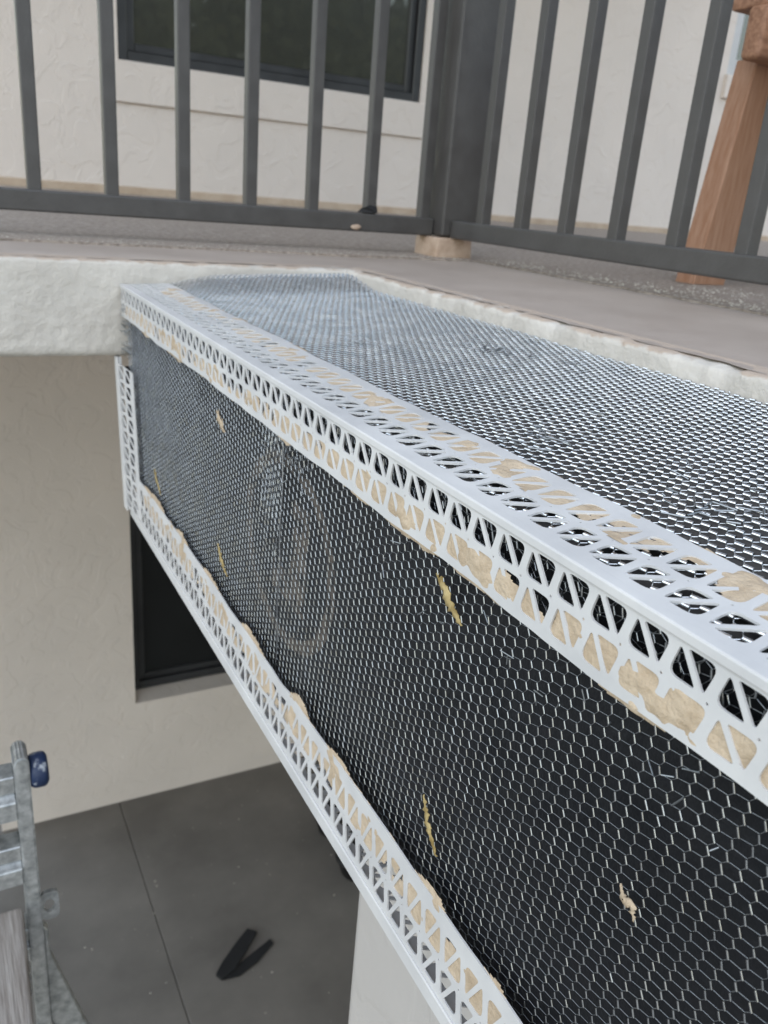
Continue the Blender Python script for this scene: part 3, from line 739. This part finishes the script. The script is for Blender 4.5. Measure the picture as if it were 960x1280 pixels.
bm = bmesh.new()
pr = [(0.0548, H - 1.022), (0.062, H - 1.03), (0.062, H - 1.077), (0.104, H - 1.240), (0.19, H - 1.50), (0.14, H - 1.50), (0.0548, H - 1.21)]
a = [bm.verts.new((x, 1.004, zz)) for x, zz in pr]; b = [bm.verts.new((x, 1.020, zz)) for x, zz in pr]; n = len(pr)
bm.faces.new(a); bm.faces.new(b[::-1])
for i in range(n): bm.faces.new((a[i], b[i], b[(i + 1) % n], a[(i + 1) % n]))
bmesh.ops.recalc_face_normals(bm, faces=bm.faces[:]); bmesh.ops.bevel(bm, geom=bm.edges[:], offset=0.002, segments=1, affect='EDGES')
bm_obj('brace', bm, 'scaffold_steel', sc)
# plank on the rung
bm = bmesh.new(); box_bm(bm, -0.235, 0.031, 0.20, 0.983, H - 0.988, H - 0.950, 0.007, 3)
for v in bm.verts: v.co.x -= (0.983 - v.co.y) * 0.036
pk = tag(bm_obj('scaffold_plank', bm, 'weathered_plank'), 'weathered grey wooden plank laid beside the scaffold frame', 'plank')
box('plank_bearer', -0.72, 0.03, 0.90, 0.984, H - 1.03, H - 0.9885, 'scaffold_steel', sc, 0.003, 1)

# ------------------------------------------------------------------ on the patio floor
bm = bmesh.new()
def arm(left, right, h):
    """a bent strip between two edge polylines"""
    n = len(left); T_ = []; B_ = []
    for k in range(n):
        hh = h + 0.006 * abs(nz(left[k][0] * 17, left[k][1] * 17, h * 99))
        T_.append([bm.verts.new((*p, hh)) for p in (left[k], right[k])]); B_.append([bm.verts.new((*p, 0.0006)) for p in (left[k], right[k])])
    for k in range(n - 1):
        bm.faces.new((T_[k][0], T_[k][1], T_[k + 1][1], T_[k + 1][0])); bm.faces.new((B_[k][0], B_[k + 1][0], B_[k + 1][1], B_[k][1]))
        for q in (0, 1): bm.faces.new((T_[k][q], T_[k + 1][q], B_[k + 1][q], B_[k][q]))
    for k in (0, n - 1): bm.faces.new((T_[k][0], T_[k][1], B_[k][1], B_[k][0]))
arm([(0.755, 2.425), (0.794, 2.469), (0.882, 2.543), (0.942, 2.586)], [(0.771, 2.395), (0.83, 2.415), (0.888, 2.470), (0.975, 2.556)], 0.014)
arm([(0.79, 2.425), (0.860, 2.440), (0.925, 2.468), (1.016, 2.505)], [(0.778, 2.394), (0.843, 2.386), (0.930, 2.418), (1.023, 2.480)], 0.006)
bmesh.ops.recalc_face_normals(bm, faces=bm.faces[:])
tag(bm_obj('felt_strip', bm, 'black_felt'), 'black forked strip of felt lying on the patio floor', 'strip')
gv = []; gf = []
for _ in range(150):
    chip(random.uniform(-0.1, 1.5), random.uniform(1.6, 3.55), 0.0, abs(random.gauss(0, 0.0022)) + 0.0008)
tag(pyd('mortar_droplets', gv, gf, 'pale_crumb'), 'pale mortar droplets sprinkled over the patio floor', 'droplets', kind='stuff')
def pot(x, y, r, h, label):
    prof = [(0.0, 0.0), (r * 0.78, 0.0), (r * 0.95, h * 0.86), (r * 1.06, h * 0.87), (r * 1.06, h), (r * 0.97, h), (r * 0.90, h * 0.9), (0.0, h * 0.88)]
    n = 28; V = []; F = []
    for a, zz in prof:
        for k in range(n): V.append((x + a * math.cos(k * 2 * math.pi / n), y + a * math.sin(k * 2 * math.pi / n), zz + 0.0005))
    for i in range(len(prof) - 1):
        for k in range(n): F.append((i * n + k, i * n + (k + 1) % n, (i + 1) * n + (k + 1) % n, (i + 1) * n + k))
    me = pyd('nursery_pot', V, F, 'black_plastic', None, True); tag(me, label, 'pot', 'black pots on the patio')
pot(1.545, 3.02, 0.10, 0.10, 'black pot on the patio, the farther one peeking past the lower bead')
pot(1.545, 2.72, 0.115, 0.10, 'black pot on the patio, the one touching the column edge in view')

# ------------------------------------------------------------------ trees across the yard (mirrored in the upper window)
def tree(x, y, h, r, seed):
    t = tag(empty('garden_tree', (x, y, 0)), 'broad green tree across the yard, seen mirrored in the upper window', 'tree', 'trees across the yard')
    rs = random.Random(seed); A = []; B = []; R_ = []
    p = Vector((x, y, -0.1)); limbs = []
    for k in range(5):
        q = p + Vector((rs.uniform(-.15, .15), rs.uniform(-.15, .15), h * 0.11)); A.append(p); B.append(q); R_.append(0.2 * (1 - k * 0.12)); p = q
    for k in range(9):
        a = rs.uniform(0, 6.28); q = p + Vector((math.cos(a) * r * 0.7, math.sin(a) * r * 0.7, rs.uniform(0.1, 0.4) * h)); A.append(p); B.append(q); R_.append(0.06); limbs.append(q)
    Vv, Ff = tubes([tuple(a) for a in A], [tuple(b) for b in B], np.array(R_), 8)
    npmesh('trunk', Vv, Ff, 'bark', t, True)
    g = np.random.default_rng(seed); n = 6000
    cl = np.array([(x + g.normal(0, r * .45), y + g.normal(0, r * .45), h * 0.52 + g.normal(0, h * .2)) for _ in range(46)])
    c = cl[g.integers(0, len(cl), n)] + g.normal(0, 0.6, (n, 3)); c[:, 2] = np.maximum(c[:, 2], h * 0.2)
    u = g.normal(0, 1, (n, 3)); u /= np.linalg.norm(u, axis=1)[:, None]; v = np.cross(u, g.normal(0, 1, (n, 3))); v /= np.linalg.norm(v, axis=1)[:, None]
    sz = g.uniform(0.14, 0.30, (n, 1)); V = np.stack([c - u * sz, c + v * sz * .5, c + u * sz, c - v * sz * .5], 1).reshape(-1, 3)
    npmesh('crown', V, np.arange(4 * n).reshape(-1, 4), 'foliage', t)
for k, (x, y, h, r) in enumerate([(4.6, -15, 9.6, 2.0), (8.4, -16.5, 10.4, 2.2), (12.0, -15.5, 10.0, 2.1)]): tree(x, y, h, r, 100 + k)
